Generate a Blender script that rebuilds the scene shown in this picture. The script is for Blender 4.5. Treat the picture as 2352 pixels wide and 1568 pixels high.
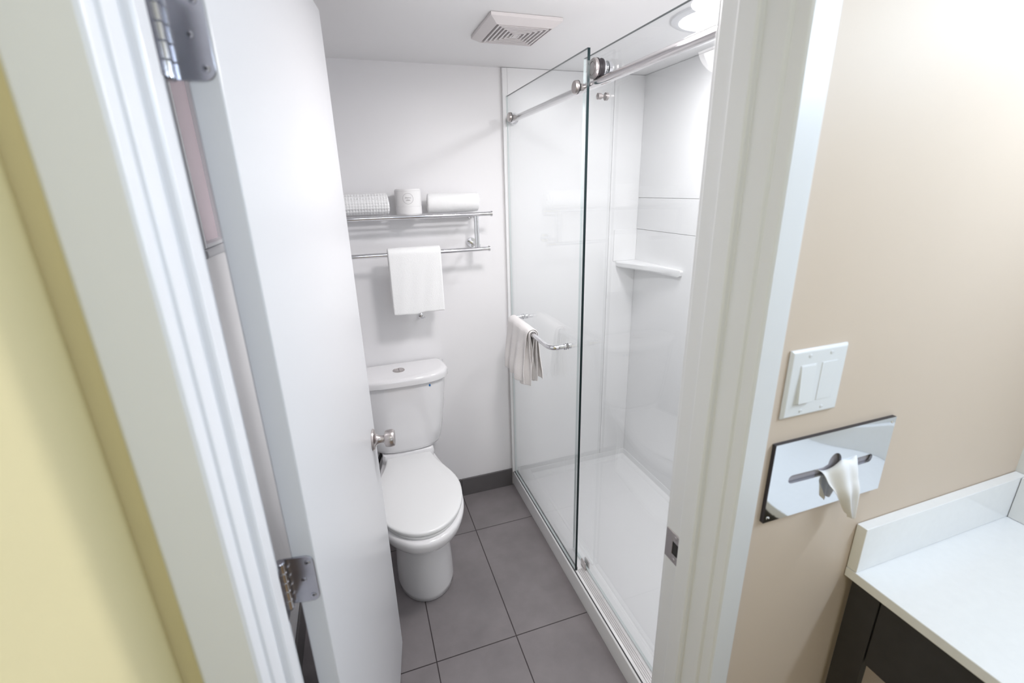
import bpy, bmesh, math, random
from math import pi, sin, cos, radians
from mathutils import Vector, Matrix
random.seed(4)
for o in list(bpy.data.objects): bpy.data.objects.remove(o)
sc = bpy.context.scene
COL = sc.collection

# ------------------------------------------------------------------ camera
CAMH = 1.62
cd = bpy.data.cameras.new('camera'); cam = bpy.data.objects.new('camera', cd); COL.objects.link(cam)
cd.sensor_width = 36.0; cd.lens = 36.0 * 1062.25 / 2352.0
cd.clip_start = 0.02
rx = Vector((0.94623621, -0.32261413, -0.02360417))      # camera right
dn = Vector((-0.12309457, -0.29163695, -0.94857557))     # camera down
fw = Vector((0.29914003, 0.9004821, -0.3156695))         # camera forward
mw = Matrix((rx, -dn, -fw)).transposed().to_4x4(); mw.translation = Vector((0, 0, CAMH))
cam.matrix_world = mw
cd.dof.use_dof = True; cd.dof.focus_distance = 1.75; cd.dof.aperture_fstop = 3.2
sc.camera = cam

# ------------------------------------------------------------------ world, lights, exposure
w = bpy.data.worlds.new('world'); sc.world = w; w.use_nodes = True
w.node_tree.nodes['Background'].inputs[0].default_value = (0.80, 0.88, 1.0, 1)
w.node_tree.nodes['Background'].inputs[1].default_value = 0.5
sc.view_settings.view_transform = 'Standard'; sc.view_settings.look = 'None'
sc.view_settings.gamma = 1.0; sc.view_settings.use_curve_mapping = False
sc.view_settings.exposure = 0.08

def area(name, loc, target, sx, sy, power, color):
    l = bpy.data.lights.new(name, 'AREA'); l.shape = 'RECTANGLE'; l.size = sx; l.size_y = sy
    l.energy = power; l.color = color
    o = bpy.data.objects.new(name, l); COL.objects.link(o); o.location = loc
    o.rotation_euler = (Vector(target) - Vector(loc)).to_track_quat('-Z', 'Y').to_euler()
    return o
def point(name, loc, power, r, color):
    l = bpy.data.lights.new(name, 'POINT'); l.energy = power; l.shadow_soft_size = r; l.color = color
    o = bpy.data.objects.new(name, l); COL.objects.link(o); o.location = loc
    return o
P_VANITY, P_WINDOW, P_BATH, P_FILL, P_SHOWER = 9.8, 6.0, 7.9, 4.0, 6.4
area('vanity_light_glow', (1.30, -0.05, 1.98), (0.30, 0.10, 1.30), 0.62, 0.09, P_VANITY, (0.68, 0.83, 1.0))
area('window_daylight', (0.75, -2.42, 1.45), (0.55, 0.5, 1.3), 1.5, 1.3, P_WINDOW, (0.74, 0.86, 1.0))
area('hall_fill_light', (0.22, -0.55, 2.395), (0.17, 1.3, 0.0), 0.35, 0.35, P_FILL, (0.95, 0.97, 1.0))  # added fill for toilet base and floor, no fixture here
bl = area('bathroom_lamp_glow', (0.56, 1.09, 2.045), (0.56, 1.09, 0), 0.20, 0.20, P_BATH, (1.0, 0.975, 0.985)); bl.data.shape = 'DISK'
point('bathroom_bulb', (0.56, 1.09, 1.96), P_BATH * .2, 0.08, (1.0, 0.975, 0.985))

sl = area('shower_downlight_glow', (1.17, 1.385, 2.094), (1.17, 1.385, 0), 0.22, 0.22, P_SHOWER, (1.0, 0.985, 1.0)); sl.data.shape = 'DISK'

# ------------------------------------------------------------------ materials
def new_mat(name):
    m = bpy.data.materials.new(name); m.use_nodes = True
    return m, m.node_tree.nodes, m.node_tree.links, m.node_tree.nodes['Principled BSDF']
def mat(name, col, rough=0.5, metal=0.0, coat=0.0, spec=0.5, bump=None, sheen=0.0, emit=None, vary=None):
    m, N, L, p = new_mat(name)
    p.inputs['Base Color'].default_value = (*col, 1); p.inputs['Roughness'].default_value = rough
    p.inputs['Metallic'].default_value = metal; p.inputs['Coat Weight'].default_value = coat
    p.inputs['Coat Roughness'].default_value = 0.04
    p.inputs['Specular IOR Level'].default_value = spec
    p.inputs['Sheen Weight'].default_value = sheen
    if emit: p.inputs['Emission Color'].default_value = (*emit[0], 1); p.inputs['Emission Strength'].default_value = emit[1]
    tc = N.new('ShaderNodeTexCoord')
    if bump:
        scale, strength, dist, kind = bump
        if kind == 'noise':
            t = N.new('ShaderNodeTexNoise'); t.inputs['Scale'].default_value = scale; t.inputs['Detail'].default_value = 3
            out = t.outputs['Fac']
        else:
            t = N.new('ShaderNodeTexVoronoi'); t.inputs['Scale'].default_value = scale
            t.inputs['Randomness'].default_value = 0.08
            out = t.outputs['Distance']
        L.new(tc.outputs['Object'], t.inputs['Vector'])
        b = N.new('ShaderNodeBump'); b.inputs['Strength'].default_value = strength; b.inputs['Distance'].default_value = dist
        L.new(out, b.inputs['Height']); L.new(b.outputs['Normal'], p.inputs['Normal'])
    if vary:
        s, amt = vary
        t = N.new('ShaderNodeTexNoise'); t.inputs['Scale'].default_value = s; t.inputs['Detail'].default_value = 4
        L.new(tc.outputs['Object'], t.inputs['Vector'])
        r = N.new('ShaderNodeMapRange'); r.inputs['From Min'].default_value = .3; r.inputs['From Max'].default_value = .7
        r.inputs['To Min'].default_value = 1 - amt; r.inputs['To Max'].default_value = 1 + amt
        L.new(t.outputs['Fac'], r.inputs['Value'])
        mx = N.new('ShaderNodeMix'); mx.data_type = 'RGBA'; mx.blend_type = 'MULTIPLY'; mx.inputs['Factor'].default_value = 1
        mx.inputs['A'].default_value = (*col, 1); L.new(r.outputs['Result'], mx.inputs['B'])
        L.new(mx.outputs['Result'], p.inputs['Base Color'])
    return m

M = {}
M['bath_paint'] = mat('bath_paint', (0.87, 0.86, 0.87), 0.42, bump=(160, 0.04, 0.001, 'noise'))
M['ceiling_paint'] = mat('ceiling_paint', (0.87, 0.865, 0.87), 0.5, bump=(120, 0.04, 0.001, 'noise'))
M['beige_paint'] = mat('beige_paint', (0.70, 0.58, 0.475), 0.55, bump=(220, 0.08, 0.001, 'noise'), vary=(3, 0.015))
M['yellow_paint'] = mat('yellow_paint', (0.77, 0.68, 0.40), 0.5, bump=(260, 0.25, 0.0012, 'noise'), vary=(5, 0.02))
M['hall_white'] = mat('hall_white', (0.86, 0.87, 0.88), 0.5, bump=(220, 0.06, 0.001, 'noise'))
M['trim'] = mat('trim_paint', (0.81, 0.815, 0.84), 0.32, bump=(70, 0.03, 0.001, 'noise'))
M['door'] = mat('door_paint', (0.68, 0.685, 0.705), 0.30, bump=(60, 0.02, 0.001, 'noise'))
M['ceramic'] = mat('ceramic', (0.84, 0.83, 0.84), 0.12, coat=0.6, vary=(2, 0.004))
M['seat'] = mat('seat_plastic', (0.84, 0.84, 0.84), 0.22, vary=(2, 0.004))
M['acrylic'] = mat('acrylic', (0.865, 0.865, 0.87), 0.30, vary=(1.5, 0.006))
M['chrome'] = mat('chrome', (0.78, 0.78, 0.80), 0.07, 1.0, vary=(20, 0.01))
M['chrome_rail'] = mat('chrome_rail', (0.72, 0.70, 0.71), 0.12, 1.0, vary=(20, 0.01))
M['plate_chrome'] = mat('plate_chrome', (0.80, 0.84, 0.90), 0.06, 1.0, vary=(8, 0.01))
M['plate_rim'] = mat('plate_rim', (0.10, 0.10, 0.12), 0.3, 1.0, vary=(20, .05))
M['nickel'] = mat('brushed_nickel', (0.56, 0.52, 0.51), 0.28, 1.0, vary=(60, 0.04))
M['steel'] = mat('satin_steel', (0.40, 0.40, 0.44), 0.24, 1.0, vary=(40, 0.05))
M['alum'] = mat('aluminium_track', (0.70, 0.68, 0.68), 0.35, 0.6, vary=(30, 0.03))
M['black_rubber'] = mat('black_rubber', (0.012, 0.010, 0.012), 0.45, vary=(30, 0.1))
M['dark'] = mat('recess_shade', (0.03, 0.028, 0.03), 0.8, vary=(30, 0.1))  # near-black colour stands in for shade inside holes and slots
M['seal'] = mat('dark_seal', (0.08, 0.08, 0.085), 0.4, vary=(30, 0.1))
M['terry'] = mat('terry_cloth', (0.95, 0.95, 0.95), 0.95, sheen=0.4, bump=(420, 0.5, 0.003, 'noise'))
M['waffle'] = mat('waffle_cloth', (0.94, 0.94, 0.94), 0.95, sheen=0.3, bump=(88, 1.0, 0.005, 'voronoi'))
M['handtowel'] = mat('cotton_cloth', (0.80, 0.77, 0.76), 0.95, sheen=0.3, bump=(330, 0.6, 0.003, 'noise'))
M['paper'] = mat('paper', (0.86, 0.85, 0.85), 0.8, bump=(80, 0.1, 0.001, 'noise'))
M['paper_band'] = mat('paper_band', (0.80, 0.79, 0.79), 0.6, vary=(30, 0.02))
M['ink_grey'] = mat('grey_ink', (0.55, 0.54, 0.54), 0.6, vary=(30, 0.02))
M['card'] = mat('card_core', (0.42, 0.33, 0.27), 0.8, vary=(30, 0.05))
M['tissue'] = mat('tissue', (0.90, 0.88, 0.88), 0.8, bump=(160, 0.15, 0.001, 'noise'))
M['plastic'] = mat('switch_plastic', (0.84, 0.85, 0.87), 0.14, coat=0.3, vary=(10, 0.005))
M['quartz'] = mat('white_quartz', (0.93, 0.93, 0.94), 0.16, coat=0.3, vary=(60, 0.012))
M['quartz_edge'] = M['quartz']
M['laminate'] = mat('charcoal_laminate', (0.028, 0.027, 0.028), 0.42, vary=(25, 0.12), bump=(90, 0.05, 0.001, 'noise'))
M['vent'] = mat('vent_plastic', (0.76, 0.72, 0.72), 0.45, vary=(20, 0.01))
M['blue_ink'] = mat('blue_ink', (0.02, 0.16, 0.42), 0.4, vary=(30, 0.05))
M['pane'] = mat('window_pane', (0.66, 0.56, 0.60), 0.25, vary=(6, 0.03))
M['lamp_glass'] = mat('lamp_glass', (0.9, 0.9, 0.9), 0.3, emit=((1.0, 0.98, 0.98), 4.0), vary=(5, 0.01))
M['vanity_glass'] = mat('vanity_lamp_glass', (0.9, 0.9, 0.9), 0.3, emit=((0.9, 0.95, 1.0), 6.0), vary=(5, 0.01))
M['cove'] = mat('grey_cove_tile', (0.115, 0.108, 0.110), 0.4, vary=(9, 0.07))
M['glass_edge'] = mat('glass_edge', (0.010, 0.020, 0.022), 0.3, spec=.2, vary=(9, 0.1))
M['hall_floor'] = mat('hall_floor_vinyl', (0.36, 0.24, 0.14), 0.5, vary=(6, 0.08))

M['glass_edge_pale'] = mat('glass_edge_pale', (0.62, 0.68, 0.68), 0.15, vary=(9, 0.03))  # lighter copy of the glass edge, imitating light carried inside the pane
def glass_mat():
    m, N, L, p = new_mat('clear_glass'); N.remove(p)
    out = [n for n in N if n.type == 'OUTPUT_MATERIAL'][0]
    tr = N.new('ShaderNodeBsdfTransparent'); tr.inputs[0].default_value = (0.972, 0.982, 0.984, 1)
    gl = N.new('ShaderNodeBsdfGlossy'); gl.inputs['Roughness'].default_value = 0.015; gl.inputs[0].default_value = (1, 1, 1, 1)
    lw = N.new('ShaderNodeLayerWeight'); lw.inputs['Blend'].default_value = 0.5
    pw = N.new('ShaderNodeMath'); pw.operation = 'POWER'; pw.inputs[1].default_value = 5.0; L.new(lw.outputs['Facing'], pw.inputs[0])
    fr = N.new('ShaderNodeMath'); fr.operation = 'MULTIPLY_ADD'; fr.inputs[1].default_value = 0.96; fr.inputs[2].default_value = 0.04
    L.new(pw.outputs[0], fr.inputs[0])
    mx = N.new('ShaderNodeMixShader')
    L.new(fr.outputs[0], mx.inputs[0]); L.new(tr.outputs[0], mx.inputs[1]); L.new(gl.outputs[0], mx.inputs[2])
    L.new(mx.outputs[0], out.inputs[0])
    return m
M['glass'] = glass_mat()

def tile_mat():
    m, N, L, p = new_mat('grey_floor_tile')
    tc = N.new('ShaderNodeTexCoord'); sp = N.new('ShaderNodeSeparateXYZ'); L.new(tc.outputs['Object'], sp.inputs[0])
    def math_(op, a, b=None):
        n = N.new('ShaderNodeMath'); n.operation = op
        for i, v in enumerate((a, b)):
            if v is None: continue
            if isinstance(v, (int, float)): n.inputs[i].default_value = v
            else: L.new(v, n.inputs[i])
        return n.outputs[0]
    def axis(out, x0, wd):
        t = math_('DIVIDE', math_('SUBTRACT', out, x0), wd)
        idx = math_('FLOOR', t)
        fr = math_('SUBTRACT', t, idx)
        d = math_('MULTIPLY', math_('MINIMUM', fr, math_('SUBTRACT', 1.0, fr)), wd)
        return d, idx
    dx, ix = axis(sp.outputs[0], 0.1005, 0.3045); dy, iy = axis(sp.outputs[1], 1.2555, 0.609)
    d = math_('MINIMUM', dx, dy)
    mr = N.new('ShaderNodeMapRange'); L.new(d, mr.inputs['Value'])
    mr.inputs['From Min'].default_value = 0.0013; mr.inputs['From Max'].default_value = 0.0024
    n1 = N.new('ShaderNodeTexNoise'); n1.inputs['Scale'].default_value = 5; n1.inputs['Detail'].default_value = 8; n1.inputs['Roughness'].default_value = .6
    L.new(tc.outputs['Object'], n1.inputs['Vector'])
    cr = N.new('ShaderNodeValToRGB'); cr.color_ramp.elements[0].position = .3; cr.color_ramp.elements[1].position = .7
    cr.color_ramp.elements[0].color = (0.185, 0.168, 0.172, 1); cr.color_ramp.elements[1].color = (0.245, 0.222, 0.228, 1)
    L.new(n1.outputs['Fac'], cr.inputs[0])
    mx = N.new('ShaderNodeMix'); mx.data_type = 'RGBA'
    mx.inputs['A'].default_value = (0.035, 0.026, 0.027, 1)
    L.new(mr.outputs['Result'], mx.inputs['Factor']); L.new(cr.outputs[0], mx.inputs['B'])
    L.new(mx.outputs['Result'], p.inputs['Base Color'])
    p.inputs['Roughness'].default_value = 0.38
    b = N.new('ShaderNodeBump'); b.inputs['Strength'].default_value = .6; b.inputs['Distance'].default_value = .0015
    L.new(mr.outputs['Result'], b.inputs['Height']); L.new(b.outputs[0], p.inputs['Normal'])
    return m
M['tile'] = tile_mat()

# ------------------------------------------------------------------ mesh helpers
class B:
    def __init__(s): s.bm = bmesh.new(); s.mi = 0
    def _tag(s, faces):
        for f in faces: f.material_index = s.mi
    def box(s, x0, x1, y0, y1, z0, z1, mi=None):
        if mi is not None: s.mi = mi
        v = [s.bm.verts.new((x, y, z)) for x in (x0, x1) for y in (y0, y1) for z in (z0, z1)]
        q = [(0, 1, 3, 2), (4, 6, 7, 5), (0, 4, 5, 1), (2, 3, 7, 6), (0, 2, 6, 4), (1, 5, 7, 3)]
        s._tag([s.bm.faces.new([v[i] for i in f]) for f in q]); return v
    def rings(s, rings, cap0=True, cap1=True, mi=None, closed=True):
        if mi is not None: s.mi = mi
        R = [[s.bm.verts.new(p) for p in r] for r in rings]; n = len(R[0]); F = []
        for a, b in zip(R[:-1], R[1:]):
            for i in range(n if closed else n - 1):
                j = (i + 1) % n
                F.append(s.bm.faces.new((a[i], a[j], b[j], b[i])))
        if cap0: F.append(s.bm.faces.new(R[0][::-1]))
        if cap1: F.append(s.bm.faces.new(R[-1]))
        s._tag(F); return R
    def lathe(s, prof, o, ax, seg=28, mi=None):
        """prof: list of (radius, distance along ax)"""
        o = Vector(o); ax = Vector(ax).normalized(); u = ax.orthogonal().normalized(); v = ax.cross(u)
        rs = []
        for r, d in prof:
            r = max(r, 1e-5)
            rs.append([o + ax * d + (u * cos(2 * pi * i / seg) + v * sin(2 * pi * i / seg)) * r for i in range(seg)])
        s.rings(rs, mi=mi)
    def cyl(s, a, b, r, seg=20, mi=None):
        a = Vector(a); b = Vector(b); d = (b - a).length
        s.lathe([(r, 0), (r, d)], a, b - a, seg, mi)
    def tube(s, pts, r, seg=14, mi=None):
        pts = [Vector(p) for p in pts]; rs = []; up = None
        for i, p in enumerate(pts):
            t = (pts[min(i + 1, len(pts) - 1)] - pts[max(i - 1, 0)]).normalized()
            if up is None: up = t.orthogonal().normalized()
            up = (up - t * up.dot(t)).normalized(); v = t.cross(up)
            rs.append([p + (up * cos(2 * pi * k / seg) + v * sin(2 * pi * k / seg)) * r for k in range(seg)])
        s.rings(rs, mi=mi)
    def prism(s, poly, ax, a, b, mi=None):
        """poly in the two other axes, extruded along ax (0,1,2) from a to b"""
        def P(p, h):
            q = list(p); q.insert(ax, h); return q
        s.rings([[P(p, a) for p in poly], [P(p, b) for p in poly]], mi=mi)
    def build(s, name, mats, parent=None, bevel=0, seg=2, smooth=True, angle=35, sub=0, local=False):
        bmesh.ops.recalc_face_normals(s.bm, faces=s.bm.faces)
        me = bpy.data.meshes.new(name); s.bm.to_mesh(me); s.bm.free()
        if not isinstance(mats, (list, tuple)): mats = [mats]
        for m in mats: me.materials.append(m)
        o = bpy.data.objects.new(name, me); COL.objects.link(o)
        if smooth:
            me.shade_smooth()
            if not sub: me.set_sharp_from_angle(angle=radians(angle))
        if bevel:
            md = o.modifiers.new('bevel', 'BEVEL'); md.width = bevel; md.segments = seg; md.limit_method = 'ANGLE'; md.angle_limit = radians(40)
            md.harden_normals = False
        if sub:
            md = o.modifiers.new('sub', 'SUBSURF'); md.levels = sub; md.render_levels = sub
        OFF[o] = Vector((0, 0, 0))
        if parent:
            o.parent = parent
            if local: OFF[o] = OFF[parent]
            else: o.location = OFF[o] - OFF[parent]
        return o
OFF = {}
def thing(name, label, cat, loc, group=None):
    o = bpy.data.objects.new(name, None); COL.objects.link(o); o.location = loc; OFF[o] = Vector(loc)
    o.empty_display_size = .05
    return tag(o, label, cat, group)
def tag(o, label, cat, group=None):
    o['label'] = label; o['category'] = cat
    if group: o['group'] = group
    return o
def struct(o, label=None):
    o['kind'] = 'structure'
    if label: o['label'] = label
    return o

# ------------------------------------------------------------------ dimensions
WY = 2.163        # bathroom back wall
BX = -0.37        # bathroom left wall
SX = 1.432        # shower side wall
CZ = 2.113        # bathroom ceiling
FY0, FY1 = 0.51, 0.645   # door wall
HL = -0.258       # hall left wall
HR = 1.41         # hall right wall
HC = 2.42
JL, JR = -0.168, 0.545   # jamb faces
CURB = 0.705

# ------------------------------------------------------------------ setting
b = B(); b.box(BX - .1, SX + .12, FY0, WY + .1, -.05, 0)
struct(b.build('floor', M['tile'], smooth=False), 'grey stone-look tiled bathroom floor with thin dark grout')
b = B(); b.box(HL - .1, HR + .1, -2.6, FY0 - .0005, -.05, -.001)
struct(b.build('floor_hall', M['hall_floor'], smooth=False))
b = B(); b.box(BX - .1, SX + .12, FY1, WY + .1, CZ, CZ + .06)
struct(b.build('ceiling', M['ceiling_paint'], smooth=False), 'white low bathroom ceiling with the fan vent')
b = B(); b.box(HL - .1, HR + .1, -2.6, FY0, HC, HC + .06)
struct(b.build('ceiling_hall', M['hall_white'], smooth=False))
b = B(); b.box(BX - .1, SX + .12, WY, WY + .1, 0, CZ)
struct(b.build('wall_back', M['bath_paint'], smooth=False), 'white bathroom wall behind the toilet')
# bathroom left wall with a window opening
W0, W1, WZ0, WZ1 = 1.388, 1.660, 1.487, 2.05
b = B()
b.box(BX - .1, BX, FY1, W0, 0, CZ); b.box(BX - .1, BX, W1, WY, 0, CZ)
b.box(BX - .1, BX, W0, W1, 0, WZ0); b.box(BX - .1, BX, W0, W1, WZ1, CZ)
struct(b.build('wall_left', M['bath_paint'], smooth=False), 'white bathroom wall seen through the gap behind the open door')
b = B(); b.box(SX, SX + .12, FY1, WY, 0, CZ)
struct(b.build('wall_right', M['bath_paint'], smooth=False))
# the wall holding the doorway: beige / yellow on the hall side, white inside
b = B()
b.box(JR + .02, HR + .1, FY0, FY1, 0, HC); b.box(HL - .1, JL - .02, FY0, FY1, 0, HC)
b.box(JL - .02, JR + .02, FY0, FY1, 2.065, HC)
for f in b.bm.faces:
    f.normal_update(); c = f.calc_center_median()
    f.material_index = 0
    if abs(c.y - FY0) < .002: f.material_index = 1 if c.x > 0 else 2
struct(b.build('wall_front', [M['bath_paint'], M['beige_paint'], M['yellow_paint']], smooth=False), 'beige wall holding the doorway, with switch and tissue dispenser')
b = B(); b.box(HL - .1, HL, -2.6, FY0, 0, HC)
struct(b.build('wall_hall_left', M['yellow_paint'], smooth=False), 'pale yellow orange-peel textured wall close on the left')
b = B(); b.box(HR, HR + .1, -2.6, FY0, 0, HC)
struct(b.build('wall_hall_right', M['hall_white'], smooth=False))
b = B(); X0, X1 = HL - .1, HR + .1
b.box(X0, 0.0, -2.7, -2.6, 0, HC); b.box(1.36, X1, -2.7, -2.6, 0, HC); b.box(0.0, 1.36, -2.7, -2.6, 0, .8); b.box(0.0, 1.36, -2.7, -2.6, 2.1, HC)
struct(b.build('wall_hall_rear', M['hall_white'], smooth=False))
wf = B()
for x0, x1, z0, z1 in ((0, .05, .8, 2.1), (1.31, 1.36, .8, 2.1), (.05, 1.31, .8, .85), (.05, 1.31, 2.05, 2.1), (.66, .70, .85, 2.05)):
    wf.box(x0, x1, -2.68, -2.62, z0, z1)
struct(wf.build('window_2', M['trim'], bevel=.004), 'white hall window behind the viewpoint')
# small bathroom window
win = struct(thing('window_1', '', '', (BX, 1.52, WZ0)), 'narrow white framed window seen between jamb and door edge')
del win['category']
b = B(); fx0, fx1 = BX - .03, BX + .012
b.box(fx0, fx1, W0, W0 + .020, WZ0, WZ1); b.box(fx0, fx1, W1 - .020, W1, WZ0, WZ1)
b.box(fx0, fx1, W0 + .02, W1 - .02, WZ1 - .02, WZ1); b.box(fx0, fx1, W0 + .02, W1 - .02, WZ0, WZ0 + .012)
b.build('window_frame', M['trim'], win, bevel=.004)
b = B(); b.box(BX - .02, BX - .014, W0 + .02, W1 - .02, WZ0 + .012, WZ1 - .02); b.build('window_pane', M['pane'], win, smooth=False)
b = B(); b.box(BX, BX + .020, W0 - .02, W1 + .02, WZ0 - .022, WZ0); b.build('window_sill', M['trim'], win, bevel=.006)

# door frame --------------------------------------------------------------
def jamb(side, x0, out):
    P = [(out, FY0), (out, .499), (out - .004, .495), (.010, .495), (.006, .4975), (.005, .502), (.005, .5195),
         (.0005, .5215), (0, .524), (0, .561), (-.007, .562), (-.010, .565), (-.010, .599), (-.007, .603), (0, .603),
         (0, FY1), (.005, FY1), (.005, .657), (out, .657), (out, FY1), (.02, FY1), (.02, FY0)]
    return [(x0 + side * s, y) for s, y in P]
b = B()
b.prism(jamb(1, JR, .056), 2, 0, 2.045)
b.prism(jamb(-1, JL, .067), 2, 0, 2.045)
b.box(JL - .067, JR + .056, .495, FY0, 2.045, 2.105); b.box(JL - .02, JR + .02, FY0, FY1, 2.045, 2.065)
b.box(JL - .067, JR + .056, FY1, .657, 2.045, 2.105); b.box(JL, JR, .562, .603, 2.035, 2.045)
frame = struct(b.build('trim_1', M['trim'], bevel=.0012, seg=2, angle=25), 'white painted door frame with stepped stop')
# strike plate on the right rebate
b = B()
z0, z1, y0, y1 = .878, .948, .6035, .6465
hz0, hz1, hy0, hy1 = .897, .928, .608, .626
x = JR
for (a, c, d, e) in ((y0, hy0, z0, z1), (hy1, y1, z0, z1), (hy0, hy1, z0, hz0), (hy0, hy1, hz1, z1)):
    b.box(x - .0022, x - .0002, a, c, d, e, mi=0)
b.box(x - .001, x - .0001, hy0, hy1, hz0, hz1, mi=1)
for zz in (.886, .940): b.lathe([(.0042, 0), (.0042, .0006), (.002, .0012)], (x - .002, .618, zz), (-1, 0, 0), 16, mi=0)
b.build('strike_plate', [M['nickel'], M['dark']], frame, bevel=.0005)

# ------------------------------------------------------------------ door
dth = math.atan2(.988, .153)
DW, DT = .7185, .035
b = B(); b.box(0, DW, 0, DT, .009, 2.032)
door = struct(b.build('door_1', M['door'], bevel=.0025, seg=3), 'white flush bathroom door swung open inward')
door.location = (-.118, .66, 0); door.rotation_euler = (0, 0, dth); OFF[door] = Vector((0, 0, 0))
def door_knob(sgn, y):
    b = B(); ax = (0, sgn, 0); o = (DW - .060, y, .905)
    b.lathe([(.0325, 0), (.0335, .002), (.031, .006), (.022, .008), (.016, .013), (.0125, .020), (.0115, .028), (.0115, .033)], o, ax, 40)
    kn = b.build('door_knob', M['nickel'], door, local=True, angle=30)
    b = B(); b.lathe([(.0085, .032), (.0085, .0365), (.019, .0365), (.0240, .038), (.0262, .044), (.0270, .052), (.0266, .059), (.0250, .0635), (.0235, .0650), (0, .0655)], o, ax, 40)
    b.build('knob_handle', M['nickel'], kn, local=True, angle=40)
door_knob(-1, 0); door_knob(1, DT)
b = B(); b.box(DW - .0004, DW + .0008, .005, .030, .877, .933); b.box(DW, DW + .009, .012, .023, .895, .915)
b.build('latch', M['nickel'], door, bevel=.0004, local=True)

def hinge(zc, nm):
    hh = .0445
    # door leaf, on the hinge edge
    r = .012; pts = []
    for cx, cz, a0 in ((.0025 + r, zc + hh - r, 90), (.0025 + r, zc - hh + r, 180)):
        for k in range(7):
            a = radians(a0 + 90 * k / 6); pts.append((cx + r * cos(a), cz + r * sin(a)))
    pts = pts + [(.0475, zc - hh), (.0475, zc + hh)]
    b = B(); b.prism(pts, 0, -.0026, -.0002)
    lf = b.build('hinge', M['steel'], door, bevel=.0006, local=True)
    # screws
    for (yy, zz) in ((.012, zc - hh + .012), (.022, zc), (.012, zc + hh - .012)):
        b = B(); b.lathe([(.0045, -.0002), (.0042, .0007), (.002, .0010), (0, .0010)], (-.0026, yy, zz), (-1, 0, 0), 20, mi=0)
        b.box(-.0040, -.0035, yy - .0024, yy + .0024, zz - .0005, zz + .0005, mi=1)
        b.box(-.0040, -.0035, yy - .0005, yy + .0005, zz - .0024, zz + .0024, mi=1)
        b.build('screw', [M['steel'], M['dark']], lf, local=True)
    # knuckles
    kx, ky = -.0096, .049
    for k in range(5):
        a = zc - hh + k * .0178; b = B()
        b.lathe([(.0055, a + .0003), (.0070, a + .0012), (.0070, a + .0166), (.0055, a + .0175)], (kx, ky, 0), (0, 0, 1), 24)
        b.build('knuckle', M['chrome'], lf, local=True)
    b = B(); b.lathe([(.0062, zc - hh - .002), (.0075, zc - hh - .0005), (.004, zc - hh + .0008), (.004, zc + hh), (.0075, zc + hh + .0005), (.0062, zc + hh + .002)], (kx, ky, 0), (0, 0, 1), 20)
    b.build('hinge_pin', M['steel'], lf, local=True)
    # jamb leaf, world coordinates expressed in the door frame
    R = Matrix.Rotation(-dth, 4, 'Z')
    b = B(); b.box(JL + .0002, JL + .0024, .606, .652, zc - hh, zc + hh)
    for v in b.bm.verts: v.co = R @ (v.co - door.location)
    b.build('jamb_leaf', M['steel'], lf, local=True, bevel=.0005)
hinge(1.0345, 'middle'); hinge(1.7855, 'top'); hinge(.28, 'low')

# ------------------------------------------------------------------ baseboard
b = B()
for x0, x1 in ((BX + .001, .1005), (.1025, .404), (.406, .698)): b.box(x0, x1, WY - .010, WY, 0, .105)
struct(b.build('baseboard_back', M['cove'], bevel=.001), 'dark grey tile skirting under the back wall')
b = B(); b.box(BX, BX + .01, FY1, WY - .011, 0, .105)
struct(b.build('baseboard_left', M['cove'], bevel=.001))

# ------------------------------------------------------------------ toilet
TX = .128
toilet = thing('toilet', 'white two-piece toilet with closed lid standing on grey tiles', 'toilet', (TX, 1.8, 0))
def egg(hw, yf, yc, yb, neck, z, n=48):
    """closed outline: round front (towards -Y), narrowing to the neck at the back"""
    pts = []
    h = n // 2
    for i in range(h + 1):                      # front half ellipse, right -> front -> left
        a = pi * i / h
        pts.append((TX + hw * cos(a), yc - (yc - yf) * sin(a), z))
    m = n - h - 1
    for i in range(1, m // 2 + 1):              # left side to the back
        t = i / (m // 2 + .0)
        s = .5 - .5 * cos(pi * t)
        pts.append((TX - (hw + (neck - hw) * s), yc + (yb - yc) * t, z))
    for i in range(m // 2, 0, -1):
        t = i / (m // 2 + .0); s = .5 - .5 * cos(pi * t)
        pts.append((TX + (hw + (neck - hw) * s), yc + (yb - yc) * t, z))
    return pts
b = B()
S = [(0.0, .112, 1.530, 1.68, 2.06, .085), (.004, .119, 1.521, 1.68, 2.06, .088), (.03, .1205, 1.518, 1.68, 2.06, .088), (.10, .118, 1.521, 1.68, 2.06, .084),
     (.17, .114, 1.526, 1.68, 2.06, .080), (.235, .111, 1.530, 1.68, 2.06, .080), (.268, .114, 1.522, 1.68, 2.06, .084), (.294, .134, 1.484, 1.68, 2.06, .09),
     (.322, .166, 1.436, 1.685, 2.06, .10), (.346, .180, 1.414, 1.69, 2.07, .11), (.370, .185, 1.407, 1.69, 2.10, .12), (.386, .184, 1.408, 1.69, 2.10, .12), (.393, .177, 1.416, 1.69, 2.09, .115)]
b.rings([egg(h, f, c, k, nk, z) for z, h, f, c, k, nk in S])
b.build('bowl', M['ceramic'], toilet, angle=60)
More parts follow.
